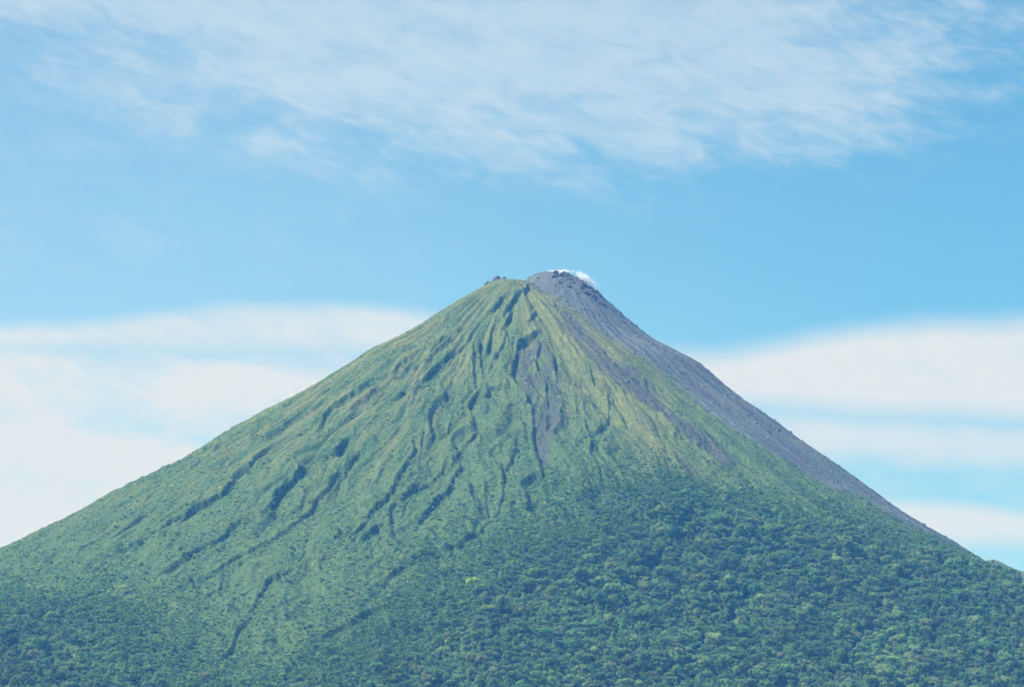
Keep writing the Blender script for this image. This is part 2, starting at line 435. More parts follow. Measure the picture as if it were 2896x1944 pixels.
# ------------------------------------------------------------------ mesh helpers
def mesh_np(name, V, Fc, mats=(), smooth=True, attrs=None):
    me = bpy.data.meshes.new(name)
    V = np.asarray(V, np.float32); Fc = np.asarray(Fc, np.int32)
    n, k = Fc.shape
    me.vertices.add(len(V)); me.vertices.foreach_set('co', V.ravel())
    me.loops.add(n * k); me.loops.foreach_set('vertex_index', Fc.ravel())
    me.polygons.add(n); me.polygons.foreach_set('loop_start', np.arange(0, n * k, k, dtype=np.int32))
    me.polygons.foreach_set('use_smooth', np.full(n, smooth, bool))
    for a, arr in (attrs or {}).items():
        at_ = me.attributes.new(a, 'FLOAT_COLOR', 'POINT')
        at_.data.foreach_set('color', np.concatenate([arr, np.ones((len(arr), 1))], 1).astype(np.float32).ravel())
    for m in mats: me.materials.append(m)
    me.update(calc_edges=True)
    return me

def link(name, data, parent=None, **props):
    o = bpy.data.objects.new(name, data)
    COL.objects.link(o)
    if parent: o.parent = parent
    for k, v in props.items(): o[k] = v
    return o

# ------------------------------------------------------------------ materials
def new_mat(name):
    m = bpy.data.materials.new(name); m.use_nodes = True
    nt = m.node_tree; nt.nodes.clear()
    return m, nt
def N(nt, t, **kw):
    n = nt.nodes.new(t)
    for k, v in kw.items(): setattr(n, k, v)
    return n

def terrain_mat():
    m, nt = new_mat('slope_soil')
    out = N(nt, 'ShaderNodeOutputMaterial'); bs = N(nt, 'ShaderNodeBsdfPrincipled')
    bs.inputs['Roughness'].default_value = 0.95; bs.inputs['Specular IOR Level'].default_value = 0.1
    at_ = N(nt, 'ShaderNodeAttribute', attribute_name='tint')
    geo = N(nt, 'ShaderNodeNewGeometry')
    nz = N(nt, 'ShaderNodeTexNoise'); nz.inputs['Scale'].default_value = 0.5; nz.inputs['Detail'].default_value = 5; nz.inputs['Roughness'].default_value = 0.7
    nt.links.new(geo.outputs['Position'], nz.inputs['Vector'])
    mr = N(nt, 'ShaderNodeMapRange'); mr.inputs[1].default_value = .3; mr.inputs[2].default_value = .7; mr.inputs[3].default_value = .58; mr.inputs[4].default_value = 1.46
    nt.links.new(nz.outputs['Fac'], mr.inputs[0])
    mx = N(nt, 'ShaderNodeVectorMath', operation='SCALE')
    nt.links.new(at_.outputs['Color'], mx.inputs[0]); nt.links.new(mr.outputs[0], mx.inputs['Scale'])
    nt.links.new(mx.outputs[0], bs.inputs['Base Color'])
    bp = N(nt, 'ShaderNodeBump'); bp.inputs['Strength'].default_value = 0.8; bp.inputs['Distance'].default_value = 1.0
    nt.links.new(nz.outputs['Fac'], bp.inputs['Height']); nt.links.new(bp.outputs[0], bs.inputs['Normal'])
    nt.links.new(bs.outputs[0], out.inputs[0])
    return m

def plain_mat(name, c1, c2, scale, rough=0.9, bump=0.5, dist=0.3):
    m, nt = new_mat(name)
    out = N(nt, 'ShaderNodeOutputMaterial'); bs = N(nt, 'ShaderNodeBsdfPrincipled')
    bs.inputs['Roughness'].default_value = rough; bs.inputs['Specular IOR Level'].default_value = 0.15
    tc = N(nt, 'ShaderNodeNewGeometry')
    nz = N(nt, 'ShaderNodeTexNoise'); nz.inputs['Scale'].default_value = scale; nz.inputs['Detail'].default_value = 6
    nt.links.new(tc.outputs['Position'], nz.inputs['Vector'])
    cr = N(nt, 'ShaderNodeValToRGB'); cr.color_ramp.elements[0].position = .35; cr.color_ramp.elements[1].position = .65
    cr.color_ramp.elements[0].color = (*c1, 1); cr.color_ramp.elements[1].color = (*c2, 1)
    nt.links.new(nz.outputs['Fac'], cr.inputs[0]); nt.links.new(cr.outputs[0], bs.inputs['Base Color'])
    bp = N(nt, 'ShaderNodeBump'); bp.inputs['Strength'].default_value = bump; bp.inputs['Distance'].default_value = dist
    nt.links.new(nz.outputs['Fac'], bp.inputs['Height']); nt.links.new(bp.outputs[0], bs.inputs['Normal'])
    nt.links.new(bs.outputs[0], out.inputs[0])
    return m

def leaf_mat(name, transl=0.48, attr_type='INSTANCER'):
    """leaf colour comes from the tint of each plant, varied leaf clump by leaf clump"""
    m, nt = new_mat(name)
    out = N(nt, 'ShaderNodeOutputMaterial')
    at_ = N(nt, 'ShaderNodeAttribute', attribute_name='tint', attribute_type=attr_type)
    va = N(nt, 'ShaderNodeAttribute', attribute_name='vary')
    sc = N(nt, 'ShaderNodeVectorMath', operation='MULTIPLY')
    nt.links.new(at_.outputs['Color'], sc.inputs[0]); nt.links.new(va.outputs['Color'], sc.inputs[1])
    df = N(nt, 'ShaderNodeBsdfDiffuse'); tr = N(nt, 'ShaderNodeBsdfTranslucent'); mx = N(nt, 'ShaderNodeMixShader')
    mx.inputs[0].default_value = transl
    nt.links.new(sc.outputs[0], df.inputs[0]); nt.links.new(sc.outputs[0], tr.inputs[0])
    nt.links.new(df.outputs[0], mx.inputs[1]); nt.links.new(tr.outputs[0], mx.inputs[2])
    nt.links.new(mx.outputs[0], out.inputs[0])
    return m

M_TERRAIN = terrain_mat()
M_PLAIN = plain_mat('pasture', (.06, .10, .03), (.10, .13, .05), .02, dist=1.0)
M_HILL = plain_mat('dry_pasture', (.085, .115, .05), (.13, .15, .07), .05, dist=1.5)
M_ROCK = plain_mat('lava_rock', (.055, .052, .055), (.115, .105, .105), .35, dist=0.8)
M_RUBBLE = plain_mat('lava_rubble', (.05, .052, .056), (.26, .26, .25), .12, dist=0.4)
M_BARK = plain_mat('bark', (.10, .08, .06), (.20, .17, .14), 2.0)
M_LEAF = leaf_mat('leaves_forest')
M_LEAF_ONE = leaf_mat('leaves_tree', attr_type='OBJECT')
M_SHRUB = leaf_mat('leaves_shrub', 0.5)

# ------------------------------------------------------------------ terrain objects
idx = np.arange(NX * NY).reshape(NY, NX)
quads = np.stack([idx[:-1, :-1], idx[:-1, 1:], idx[1:, 1:], idx[1:, :-1]], -1).reshape(-1, 4)
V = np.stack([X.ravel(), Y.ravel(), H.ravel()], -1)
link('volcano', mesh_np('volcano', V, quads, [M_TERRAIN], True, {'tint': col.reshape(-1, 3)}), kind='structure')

G = 16000
gx = np.linspace(-G, G, 81); gy = np.linspace(-9000, 23000, 81)
GX, GY = np.meshgrid(gx, gy)
gi = np.arange(81 * 81).reshape(81, 81)
link('ground', mesh_np('ground', np.stack([GX.ravel(), GY.ravel(), np.zeros(81 * 81)], -1),
     np.stack([gi[:-1, :-1], gi[:-1, 1:], gi[1:, 1:], gi[1:, :-1]], -1).reshape(-1, 4), [M_PLAIN]), kind='structure')

# the bare tan ridge that shows behind the right foot
hx = np.arange(560, 1700, 4.0); hy = np.arange(5350, 6500, 8.0)
HX, HY = np.meshgrid(hx, hy)
crest_u = np.array([2600, 2760, 2806, 2827, 2852, 2873, 2896, 2960, 3100, 3400]); crest_v = np.array([1626, 1588, 1583, 1588, 1603, 1611, 1616, 1640, 1690, 1800])
yc = 5750.0
cp = np.array([at(a, b, yc) for a, b in zip(crest_u, crest_v)])
ztop = np.interp(HX, cp[:, 0], cp[:, 2])
HZ = ztop - 0.55 * np.sqrt((HY - yc - 20 * fbm(HX / 80, HY / 400, 2, 91)) ** 2 + 60) + 4 + 2.6 * fbm(HX / 30, HY / 60, 4, 92) - 6 * np.abs(fbm(HX / 70, HY / 300, 2, 93)) * sstep(0, 60, np.abs(HY - yc))
HZ = np.maximum(HZ, -2)
hi = np.arange(HX.size).reshape(HX.shape)
link('hill', mesh_np('hill', np.stack([HX.ravel(), HY.ravel(), HZ.ravel()], -1),
     np.stack([hi[:-1, :-1], hi[:-1, 1:], hi[1:, 1:], hi[1:, :-1]], -1).reshape(-1, 4), [M_HILL]), kind='structure')

# ------------------------------------------------------------------ plants
def leaf_cloud(lobes, n, size, up=0.15, seed=0):
    """leaf clumps: small bent quads spread over and just inside every lobe (cx,cy,cz,rx,ry,rz)"""
    r = np.random.default_rng(seed)
    vol = np.array([l[3] * l[4] for l in lobes]); cnt = np.maximum(6, (n * vol / vol.sum()).astype(int))
    Vs, Fs, Cs = [], [], []; k = 0
    for (cx, cy, cz, rx, ry, rz), c in zip(lobes, cnt):
        d = r.normal(0, 1, (c, 3)); d[:, 2] = np.where(r.random(c) < .72, np.abs(d[:, 2]), d[:, 2])
        d /= np.linalg.norm(d, axis=1)[:, None]
        rad = r.uniform(.72, 1.06, c)[:, None]
        p = d * rad * [rx, ry, rz] + [cx, cy, cz]
        nr = d / [rx, ry, rz]; nr /= np.linalg.norm(nr, axis=1)[:, None]
        nr = nr * 1.0 + r.normal(0, .30, (c, 3)) + [0, 0, up]; nr /= np.linalg.norm(nr, axis=1)[:, None]
        a = np.cross(nr, r.normal(0, 1, (c, 3))); a /= np.linalg.norm(a, axis=1)[:, None]
        b = np.cross(nr, a)
        s = size * r.uniform(.6, 1.35, c)[:, None]; w = s * r.uniform(.55, 1, c)[:, None]
        q = np.stack([p - a * s, p - b * w + nr * s * .12, p + a * s - nr * s * .2, p + b * w + nr * s * .12], 1)
        Vs.append(q.reshape(-1, 3)); Fs.append(np.arange(c * 4).reshape(-1, 4) + k); k += c * 4
        br = r.uniform(.78, 1.22) * r.uniform(.75, 1.25, c); hue = r.normal(0, .07, c)
        cc = np.stack([br * (1 + hue), br, br * (1 - hue)], -1)
        Cs.append(np.repeat(cc, 4, 0))
    return np.concatenate(Vs), np.concatenate(Fs), np.concatenate(Cs)

def crown_mesh(name, kind, seed, mat):
    r = np.random.default_rng(seed)
    lobes = []
    if kind == 'round':
        R, h = 6.0, 10.5
        lobes.append((0, 0, h, 3.6, 3.6, 3.4))
        for i in range(11):
            a = i * 2.4 + r.uniform(-.4, .4); d = r.uniform(.45, .95) * R * .62; 
            q = r.uniform(1.5, 2.7)
            lobes.append((d * math.cos(a), d * math.sin(a), h + r.uniform(-2.2, 2.6) * (1 - d / R * .4), q, q * r.uniform(.85, 1.15), q * r.uniform(.9, 1.25)))
        n, s = 620, .62
    elif kind == 'broad':
        R, h = 8.0, 12.0
        for i in range(13):
            a = i * 2.4 + r.uniform(-.4, .4); d = math.sqrt((i + .3) / 13) * R * .72
            q = r.uniform(1.9, 3.0)
            lobes.append((d * math.cos(a), d * math.sin(a), h + 1.6 - .05 * d * d + r.uniform(-1.3, 1.0), q, q, q * r.uniform(.95, 1.2)))
        n, s = 680, .70
    elif kind == 'tall':
        h = 13.0
        for i in range(10):
            a = i * 2.4; t = i / 9; d = (1 - .55 * t) * r.uniform(.7, 2.4); q = r.uniform(1.5, 2.4) * (1.05 - .35 * t)
            lobes.append((d * math.cos(a), d * math.sin(a), h - 5 + 9 * t + r.uniform(-.5, .5), q, q, q * .85))
        n, s = 520, .58
    elif kind == 'umbrella':
        h = 15.0
        for i in range(12):
            a = i * 2.4; d = math.sqrt((i + .2) / 12) * 8.6
            q = r.uniform(1.9, 2.9)
            lobes.append((d * math.cos(a), d * math.sin(a), h - .022 * d * d + r.choice([-1.6, 0, .5]), q * 1.25, q * 1.25, q * .34))
        n, s = 640, .62
    elif kind == 'thin':
        h = 11.0
        for i in range(9):
            a = i * 2.4; d = r.uniform(1.2, 4.6); q = r.uniform(1.1, 1.9)
            lobes.append((d * math.cos(a), d * math.sin(a), h + r.uniform(-2.6, 2.8), q, q, q * .75))
        n, s = 300, .52
    Vv, Ff, Cc = leaf_cloud(lobes, n, s, seed=seed + 1)
    return mesh_np(name, Vv, Ff, [mat], False, {'vary': Cc}), lobes

def tube(pts, rads, sides=6):
    pts = [Vector(p) for p in pts]; Vv = []; Ff = []
    for i, p in enumerate(pts):
        t = (pts[min(i + 1, len(pts) - 1)] - pts[max(i - 1, 0)]).normalized()
        a = t.cross(Vector((.31, .95, .02))).normalized(); b = t.cross(a)
        for k in range(sides):
            an = 2 * math.pi * k / sides
            Vv.append(p + (a * math.cos(an) + b * math.sin(an)) * rads[i])
    for i in range(len(pts) - 1):
        for k in range(sides):
            Ff.append((i * sides + k, i * sides + (k + 1) % sides, (i + 1) * sides + (k + 1) % sides, (i + 1) * sides + k))
    return [tuple(v) for v in Vv], Ff

def trunk_mesh(name, lobes, seed):
    r = np.random.default_rng(seed)
    top = max(l[2] for l in lobes)
    Vv, Ff = tube([(0, 0, -2.5), (.1, .05, 2), (.25, -.1, top * .45), (.2, .1, top * .75), (0, 0, top * .98)], [.62, .42, .34, .22, .06])
    order = sorted(range(len(lobes)), key=lambda i: -lobes[i][3])[:7]
    for i in order:
        cx, cy, cz = lobes[i][:3]
        z0 = top * r.uniform(.38, .6)
        v, f = tube([(.2, 0, z0), (cx * .5, cy * .5, z0 + (cz - z0) * .65), (cx, cy, cz)], [.2, .13, .04], 5)
        k = len(Vv); Vv += v; Ff += [tuple(a + k for a in q) for q in f]
    return mesh_np(name, Vv, Ff, [M_BARK], True)

KINDS = ['round', 'round', 'broad', 'broad', 'tall', 'umbrella', 'thin', 'round']
protos = []
for i, kd in enumerate(KINDS):
    cm, lb = crown_mesh('crown_forest', kd, 100 + 7 * i, M_LEAF)
    c1 = cm.copy(); c1.name = 'crown'; c1.materials.clear(); c1.materials.append(M_LEAF_ONE)
    protos.append((kd, cm, c1, trunk_mesh('trunk', lb, 50 + i)))

def proto_object(mesh):
    return bpy.data.objects.new(mesh.name, mesh)           # never linked: only read by the stuff objects' node group

def scatter_nodes(name, objs):
    ng = bpy.data.node_groups.new(name, 'GeometryNodeTree')
    ng.interface.new_socket('Geometry', in_out='INPUT', socket_type='NodeSocketGeometry')
    ng.interface.new_socket('Geometry', in_out='OUTPUT', socket_type='NodeSocketGeometry')
    gi_, go = ng.nodes.new('NodeGroupInput'), ng.nodes.new('NodeGroupOutput')
    jn = ng.nodes.new('GeometryNodeJoinGeometry')
    for o in reversed(objs):
        oi = ng.nodes.new('GeometryNodeObjectInfo'); oi.inputs['Object'].default_value = o
        gt = ng.nodes.new('GeometryNodeGeometryToInstance')
        ng.links.new(oi.outputs['Geometry'], gt.inputs[0]); ng.links.new(gt.outputs[0], jn.inputs[0])
    ip = ng.nodes.new('GeometryNodeInstanceOnPoints'); ip.inputs['Pick Instance'].default_value = True
    ng.links.new(gi_.outputs[0], ip.inputs['Points']); ng.links.new(jn.outputs[0], ip.inputs['Instance'])
    def na(n, t):
        a = ng.nodes.new('GeometryNodeInputNamedAttribute'); a.data_type = t; a.inputs['Name'].default_value = n
        return a.outputs['Attribute']
    ng.links.new(na('which', 'INT'), ip.inputs['Instance Index'])
    ng.links.new(na('turn', 'FLOAT_VECTOR'), ip.inputs['Rotation'])
    ng.links.new(na('size', 'FLOAT_VECTOR'), ip.inputs['Scale'])
    ng.links.new(ip.outputs[0], go.inputs[0])
    return ng

def scatter(name, P, which, turn, size, tint, meshes, **props):
    me = bpy.data.meshes.new(name)
    n = len(P)
    me.vertices.add(n); me.vertices.foreach_set('co', np.asarray(P, np.float32).ravel())
    def put(k, t, arr, field):
        a = me.attributes.new(k, t, 'POINT'); a.data.foreach_set(field, np.ascontiguousarray(arr).ravel())
    put('which', 'INT', which.astype(np.int32), 'value')
    put('turn', 'FLOAT_VECTOR', turn.astype(np.float32), 'vector')
    put('size', 'FLOAT_VECTOR', size.astype(np.float32), 'vector')
    put('tint', 'FLOAT_COLOR', np.concatenate([tint, np.ones((n, 1))], 1).astype(np.float32), 'color')
    o = link(name, me, None, **props)
    md = o.modifiers.new('scatter', 'NODES'); md.node_group = scatter_nodes(name, [proto_object(m) for m in meshes])
    return o

def jitter_points(x0, x1, y0, y1, s, amp=.45):
    a, b = np.meshgrid(np.arange(x0, x1, s), np.arange(y0, y1, s))
    a = a + rng.uniform(-amp, amp, a.shape) * s + (np.arange(a.shape[0]) % 2)[:, None] * s * .5; b = b + rng.uniform(-amp, amp, b.shape) * s
    return a.ravel(), b.ravel()

def in_frame(x, y, z, mu=260, mv=260):
    u, v, d = project(x, y, z)
    return (u > -mu) & (u < 2896 + mu) & (v < 1944 + mv)

TREE_TINTS = 2.75 * np.array([(.054, .098, .040), (.066, .112, .043), (.084, .124, .046), (.090, .120, .054), (.066, .128, .044), (.096, .114, .058), (.042, .085, .044), (.100, .142, .050)])
TINT_P = np.array([.22, .23, .16, .10, .12, .03, .10, .04])

tx, ty = jitter_points(-900, 900, 3640, 4990, 5.3)
tz = height(tx, ty)
mf = sample(m_forest, tx, ty); sdf = sample(sd_forest, tx, ty)
ok = (rng.random(len(tx)) < np.maximum(mf * 1.0, .22 * sstep(-70, 0, sdf)) - .35 * (fbm(tx / 38, ty / 55, 3, 98) > .38)) & in_frame(tx, ty, tz) & (sample(m_lava, tx, ty) < .35) & (sample(m_scree, tx, ty) < .5)
tx, ty, tz, sdf = tx[ok], ty[ok], tz[ok], sdf[ok]
grow = 0.40 + 0.60 * sstep(-5, 190, sdf)
thin_ = rng.random(len(tx)) < np.clip(.62 / grow ** 1.1, .60, 1)
tx, ty, tz, sdf, grow = [q[thin_] for q in (tx, ty, tz, sdf, grow)]
clump = fbm(tx / 45, ty / 60, 3, 95)
tsc = grow * np.clip(rng.lognormal(-.46, .36, len(tx)) + .18 * clump + .5 * (rng.random(len(tx)) < .04), .34, 1.6)
twh = rng.choice(8, len(tx), p=[.23, .21, .11, .09, .17, .02, .05, .12])
tin = TREE_TINTS[rng.choice(8, len(tx), p=TINT_P)] * rng.uniform(.8, 1.22, (len(tx), 1)) * (1 + .22 * clump[:, None] + .25 * fbm(tx / 110, ty / 150, 2, 99)[:, None])
edge_ = (1 - sstep(-10, 190, sdf))[:, None] * .8
tin = tin * (1 - edge_) + GREEN * 3.1 * rng.uniform(.75, 1.2, (len(tx), 1)) * edge_
turn = np.stack([rng.normal(0, .06, len(tx)), rng.normal(0, .06, len(tx)), rng.uniform(0, 6.283, len(tx))], -1)
size = np.stack([tsc * rng.uniform(.85, 1.15, len(tx)), tsc * rng.uniform(.85, 1.15, len(tx)), tsc * rng.uniform(.85, 1.15, len(tx))], -1)
tu, tv, td = project(tx, ty, tz + 9 * size[:, 2])

# trees that stand out one by one
SPECIAL = [  # photo u, v of the crown, prototype, scale, tint, label
    (1339, 1652, 3, 1.3, (.42, .62, .11), 'bright lime green tree, by far the palest crown in the dark forest'),
    (1545, 1795, 5, 1.25, (.16, .42, .12), 'wide flat topped bright green tree with layered branches'),
    (1600, 1815, 5, 1.0, (.15, .38, .11), 'smaller flat layered green tree just below the wide flat topped one'),
    (1818, 1860, 2, .8, (.34, .33, .16), 'rounded tree with a tan brown crown near the bottom edge'),
    (2592, 1866, 3, .9, (.34, .44, .32), 'pale grey green dome shaped tree in the lower right forest'),
    (1660, 1585, 3, 1.15, (.27, .40, .14), 'large light green tree beside the dark hollow in mid forest'),
    (2370, 1735, 2, .8, (.15, .40, .11), 'bright green bushy tree standing out on the right hand forest slope'),
    (95, 1860, 3, 1.05, (.30, .33, .14), 'olive brown broad tree in the dark lower left forest'),
    (350, 1652, 2, .8, (.46, .58, .20), 'pale yellow green bush clump on the grassy lower left slope'),
    (1760, 1774, 4, 1.1, (.17, .42, .11), 'vivid green feathery tree below the middle of the forest'),
    (2520, 1640, 2, .9, (.30, .32, .13), 'olive tinted tree amid dark green ones below the lava foot'),
    (580, 1905, 3, 1.1, (.32, .33, .17), 'brownish round tree at the foot of the grassy slope'),
]
spec = []
sx = cast([(a, b + 28 * q[1]) for a, b, *q in SPECIAL])
keep = np.ones(len(tx), bool)
for (a, b, wh, s, tnt, lab), (x_, y_) in zip(SPECIAL, sx):
    keep &= np.hypot(tx - x_, ty - y_) > 7 * s
tx, ty, tz, tsc, twh, tin, turn, size, tu, tv, td = [q[keep] for q in (tx, ty, tz, tsc, twh, tin, turn, size, tu, tv, td)]

inside = (tu > 6) & (tu < 2890) & (tv < 1936)
rank = np.where(inside, td / np.maximum(.55, tsc) ** .35, 1e9)
chosen = np.argsort(rank)[:285]
rest = np.ones(len(tx), bool); rest[chosen] = False
scatter('forest', np.stack([tx, ty, tz - .8], -1)[rest], twh[rest], turn[rest], size[rest], tin[rest], [p[1] for p in protos], kind='stuff')

WHERE = [(0, 560, 'in the dark lower left corner of the forest'), (560, 1130, 'at the bottom of the grassy slope'),
         (1130, 1720, 'in the front rows at the middle of the forest'), (1720, 2310, 'in the front rows of the right hand forest'), (2310, 2900, 'in the lower right corner of the forest')]
LOOK = {'round': 'rounded', 'broad': 'broad spreading', 'tall': 'tall narrow', 'umbrella': 'flat topped', 'thin': 'thin crowned'}
HUE = ['dark green', 'green', 'yellow green', 'olive', 'fresh green', 'brownish', 'deep bluish green', 'light green']
first = {}
def plant_tree(pi, loc, tr, sc_, tnt, label, group=None):
    kd, _, cm, tm = protos[pi]
    e = bpy.data.objects.new('tree', None); COL.objects.link(e)
    e.empty_display_size = 2
    e.location = loc; e.rotation_euler = tr; e.scale = sc_
    e['label'] = label; e['category'] = 'tree'
    if group: e['group'] = group
    if pi not in first:
        c = bpy.data.objects.new('crown', cm); t = bpy.data.objects.new('trunk', tm); first[pi] = (c, t)
    else:
        c, t = first[pi][0].copy(), first[pi][1].copy()
    for o in (c, t): COL.objects.link(o); o.parent = e
    c['tint'] = [float(q) for q in tnt]
    return e
for i in chosen:
    hue = HUE[int(np.argmin(np.abs(TREE_TINTS / TREE_TINTS.sum(1)[:, None] - tin[i] / tin[i].sum()).sum(1) + .15 * np.abs(np.log(TREE_TINTS.sum(1) / tin[i].sum()))))]
    wh = [w for a, b, w in WHERE if a <= tu[i] < b or (a == 0 and tu[i] < a) or (b == 2900 and tu[i] >= b)][0]
    lk = LOOK[KINDS[twh[i]]]
    plant_tree(int(twh[i]), (tx[i], ty[i], tz[i] - .8), turn[i], size[i], tin[i], f'{hue} {lk} tree {wh}', f'{hue} {lk} trees {wh}')
for (a, b, wh, s, tnt, lab), (x_, y_) in zip(SPECIAL, sx):
    plant_tree(wh, (x_, y_, float(height(x_, y_)) - .8 - (0 if wh == 5 else 0)), (0, 0, rng.uniform(0, 6)), (s, s, s), tnt, lab)

# scrub over the open slopes
sh_meshes = []
for i in range(5):
    r = np.random.default_rng(300 + i)
    lobes = [(r.uniform(-1.3, 1.3), r.uniform(-1.3, 1.3), r.uniform(.1, .9), r.uniform(.7, 1.25), r.uniform(.7, 1.25), r.uniform(.6, 1.2)) for _ in range(5)]
    Vv, Ff, Cc = leaf_cloud(lobes, 60, .55, up=1.1, seed=310 + i)
    sh_meshes.append(mesh_np('shrub', Vv, Ff, [M_SHRUB], False, {'vary': Cc}))
ux, uy = jitter_points(-860, 860, 3700, 5060, 2.35)
uz = height(ux, uy)
green = (1 - sample(m_lava, ux, uy)) * (1 - .9 * sample(m_scree, ux, uy)) * (1 - .93 * sample(m_scar, ux, uy)) * (1 - .85 * sstep(10, 90, sample(sd_forest, ux, uy)))
dens = .05 + .16 * sample(scrubF, ux, uy) + .5 * np.clip(sample(gully_veg, ux, uy), 0, 1) + .5 * sstep(-110, 20, sample(sd_forest, ux, uy))
alt = sstep(760, 850, uz)
ok = (rng.random(len(ux)) < green * dens * (1 - .15 * alt)) & in_frame(ux, uy, uz, 120, 120)
ux, uy, uz, alt = ux[ok], uy[ok], uz[ok], alt[ok]
dsam = sample(dry, ux, uy)
usc = np.clip(rng.lognormal(-.28, .42, len(ux)), .3, 2.1) * (1 - .25 * alt) * (1 - .25 * dsam) * (1 + .25 * sstep(620, 420, uz))
gcol = sample(col, ux, uy)
utint = gcol * rng.uniform(2.4, 3.4, (len(ux), 1))
uturn = np.stack([np.zeros(len(ux)), np.zeros(len(ux)), rng.uniform(0, 6.283, len(ux))], -1)
usize = np.stack([usc * .68, usc * .68, usc * rng.uniform(.5, .9, len(ux))], -1)
scatter('shrubbery', np.stack([ux, uy, uz - .3], -1), rng.integers(0, 5, len(ux)), uturn, usize, utint, sh_meshes, kind='stuff')

# ------------------------------------------------------------------ rocks
def rock_bm(rx, ry, rz, seed, sub=3, rough=.35, lean=(0, 0)):
    bm = bmesh.new(); bmesh.ops.create_icosphere(bm, subdivisions=sub, radius=1)
    co = np.array([v.co[:] for v in bm.verts])
    r = np.random.default_rng(seed); o = r.uniform(0, 50, 3)
    d = 1 + rough * (fbm(co[:, 0] * 1.3 + o[0], co[:, 1] * 1.3 + co[:, 2] * 1.7 + o[1], 3, seed) + .5 * np.abs(perlin(co[:, 0] * 3 + co[:, 2] * 2 + o[2], co[:, 1] * 3 - co[:, 2], seed + 1)))
    for k in range(7):                                           # fracture planes
        nrm = r.normal(0, 1, 3); nrm /= np.linalg.norm(nrm)
        h = r.uniform(.62, .9); s = (co * d[:, None]) @ nrm
        d = np.where(s > h, d * h / np.maximum(s, 1e-6) * .6 + d * .4, d)
    co = co * d[:, None] * [rx, ry, rz]
    co[:, 0] += co[:, 2] * lean[0]; co[:, 1] += co[:, 2] * lean[1]
    for v, c in zip(bm.verts, co): v.co = c
    return bm
def rock_mesh(name, parts, mat):
    bm = bmesh.new()
    for (x, y, z, rx, ry, rz, seed) in parts:
        b = rock_bm(rx, ry, rz, seed)
        bmesh.ops.translate(b, vec=(x, y, z), verts=b.verts)
        m = bpy.data.meshes.new('t'); b.to_mesh(m); bm.from_mesh(m); bpy.data.meshes.remove(m); b.free()
    me = bpy.data.meshes.new(name); bm.to_mesh(me); bm.free(); me.materials.append(mat)
    return me

rb = [rock_mesh('rubble', [(0, 0, 0, 1, .85, .7, 400 + i)], M_RUBBLE) for i in range(3)]
for m in rb:
    pass
qx, qy = jitter_points(-120, 860, 4250, 5240, 4.2)
qz = height(qx, qy)
ok = (rng.random(len(qx)) < .42 * sample(m_lava, qx, qy) * (.35 + 1.3 * np.clip(.35 + fbm(qx / 40, qy / 60, 3, 97), 0, 1)) + .55 * sample(m_scree, qx, qy) + .4 * sample(m_scar, qx, qy)) & in_frame(qx, qy, qz, 60, 60)
qx, qy, qz = qx[ok], qy[ok], qz[ok]
qs = np.clip(rng.lognormal(-.5, .62, len(qx)), .25, 3.2)
scatter('lava_rubble', np.stack([qx, qy, qz + .1], -1), rng.integers(0, 3, len(qx)), rng.uniform(0, 6.28, (len(qx), 3)), np.stack([qs, qs, qs], -1), np.ones((len(qx), 3)) * .1, rb, kind='stuff')

def crag(name, u, v, y, parts, label, cat, group=None):
    """a rock whose top is seen at photo pixel (u, v); it stands on the slope at depth y"""
    p = at(u, v, y)
    z0 = float(height(p[0], y))
    me = rock_mesh(name, parts, M_ROCK)
    top = max(w.co.z for w in me.vertices)
    o = link(name, me); o.location = (p[0], y, p[2] - top)
    o['label'] = label; o['category'] = cat
    if group: o['group'] = group
    return o
crag('rock_spire', 1404, 779, 5000, [(0, 0, 0, 6.2, 5, 9, 501), (-3.5, 0, -3.5, 5, 4, 6, 502), (4.5, .5, -3, 3.6, 4, 6.5, 503), (1.5, -2, -6, 6, 4, 6, 504)],
     'blocky dark rock knob, larger and higher of the two on the green left summit', 'rock')
crag('rock_spire', 1426, 782, 5000, [(0, 0, 0, 3.2, 3, 6, 511), (3.2, 0, -4.5, 4, 4, 6, 512), (-1, -1, -6, 4, 3, 5, 513)],
     'smaller pointed dark rock standing just beside the blocky summit knob', 'rock')
crag('rock_outcrop', 1380, 795, 5000, [(0, 0, 0, 3.6, 3, 3.4, 521), (3.4, 0, -1, 3, 3, 3.4, 522), (-3.2, 0, -2.4, 2.4, 2, 3, 523)],
     'low jagged dark rocks stepping down below the blocky summit knob', 'rock')
crag('rock_outcrop', 1348, 819, 4998, [(0, 0, 0, 2.2, 2, 2.3, 531), (2.6, 0, .2, 1.6, 2, 2.2, 532)],
     'small dark rock on the left skyline between the summit knob and the long slope', 'rock')
crag('rock_outcrop', 1483, 801, 4975, [(0, 0, 0, 5, 4, 5, 541), (5, 0, -4, 4, 4, 5, 542), (8, 0, -9, 3, 3, 5, 543)],
     'dark rock scarp where the green summit meets the grey cone', 'rock')
def block_on(name, u, v, s_, seed, label, cat, group):
    """an angular block lying on the slope where the line of sight to photo pixel (u, v) meets the ground"""
    x_, y_ = cast([(u, v)])[0]
    me = rock_mesh(name, [(0, 0, 0, s_, s_ * .9, s_ * 1.05, seed), (s_ * .9, .5, -s_ * .4, s_ * .7, s_ * .7, s_ * .8, seed + 1), (-s_ * .8, -.4, -s_ * .5, s_ * .6, s_ * .6, s_ * .8, seed + 2)], M_ROCK)
    o = link(name, me); o.location = (x_, y_, float(height(x_, y_)) + .25 * s_); o.rotation_euler = (0, 0, seed * 1.7)
    o['label'] = label; o['category'] = cat; o['group'] = group
    return o
r = np.random.default_rng(77)
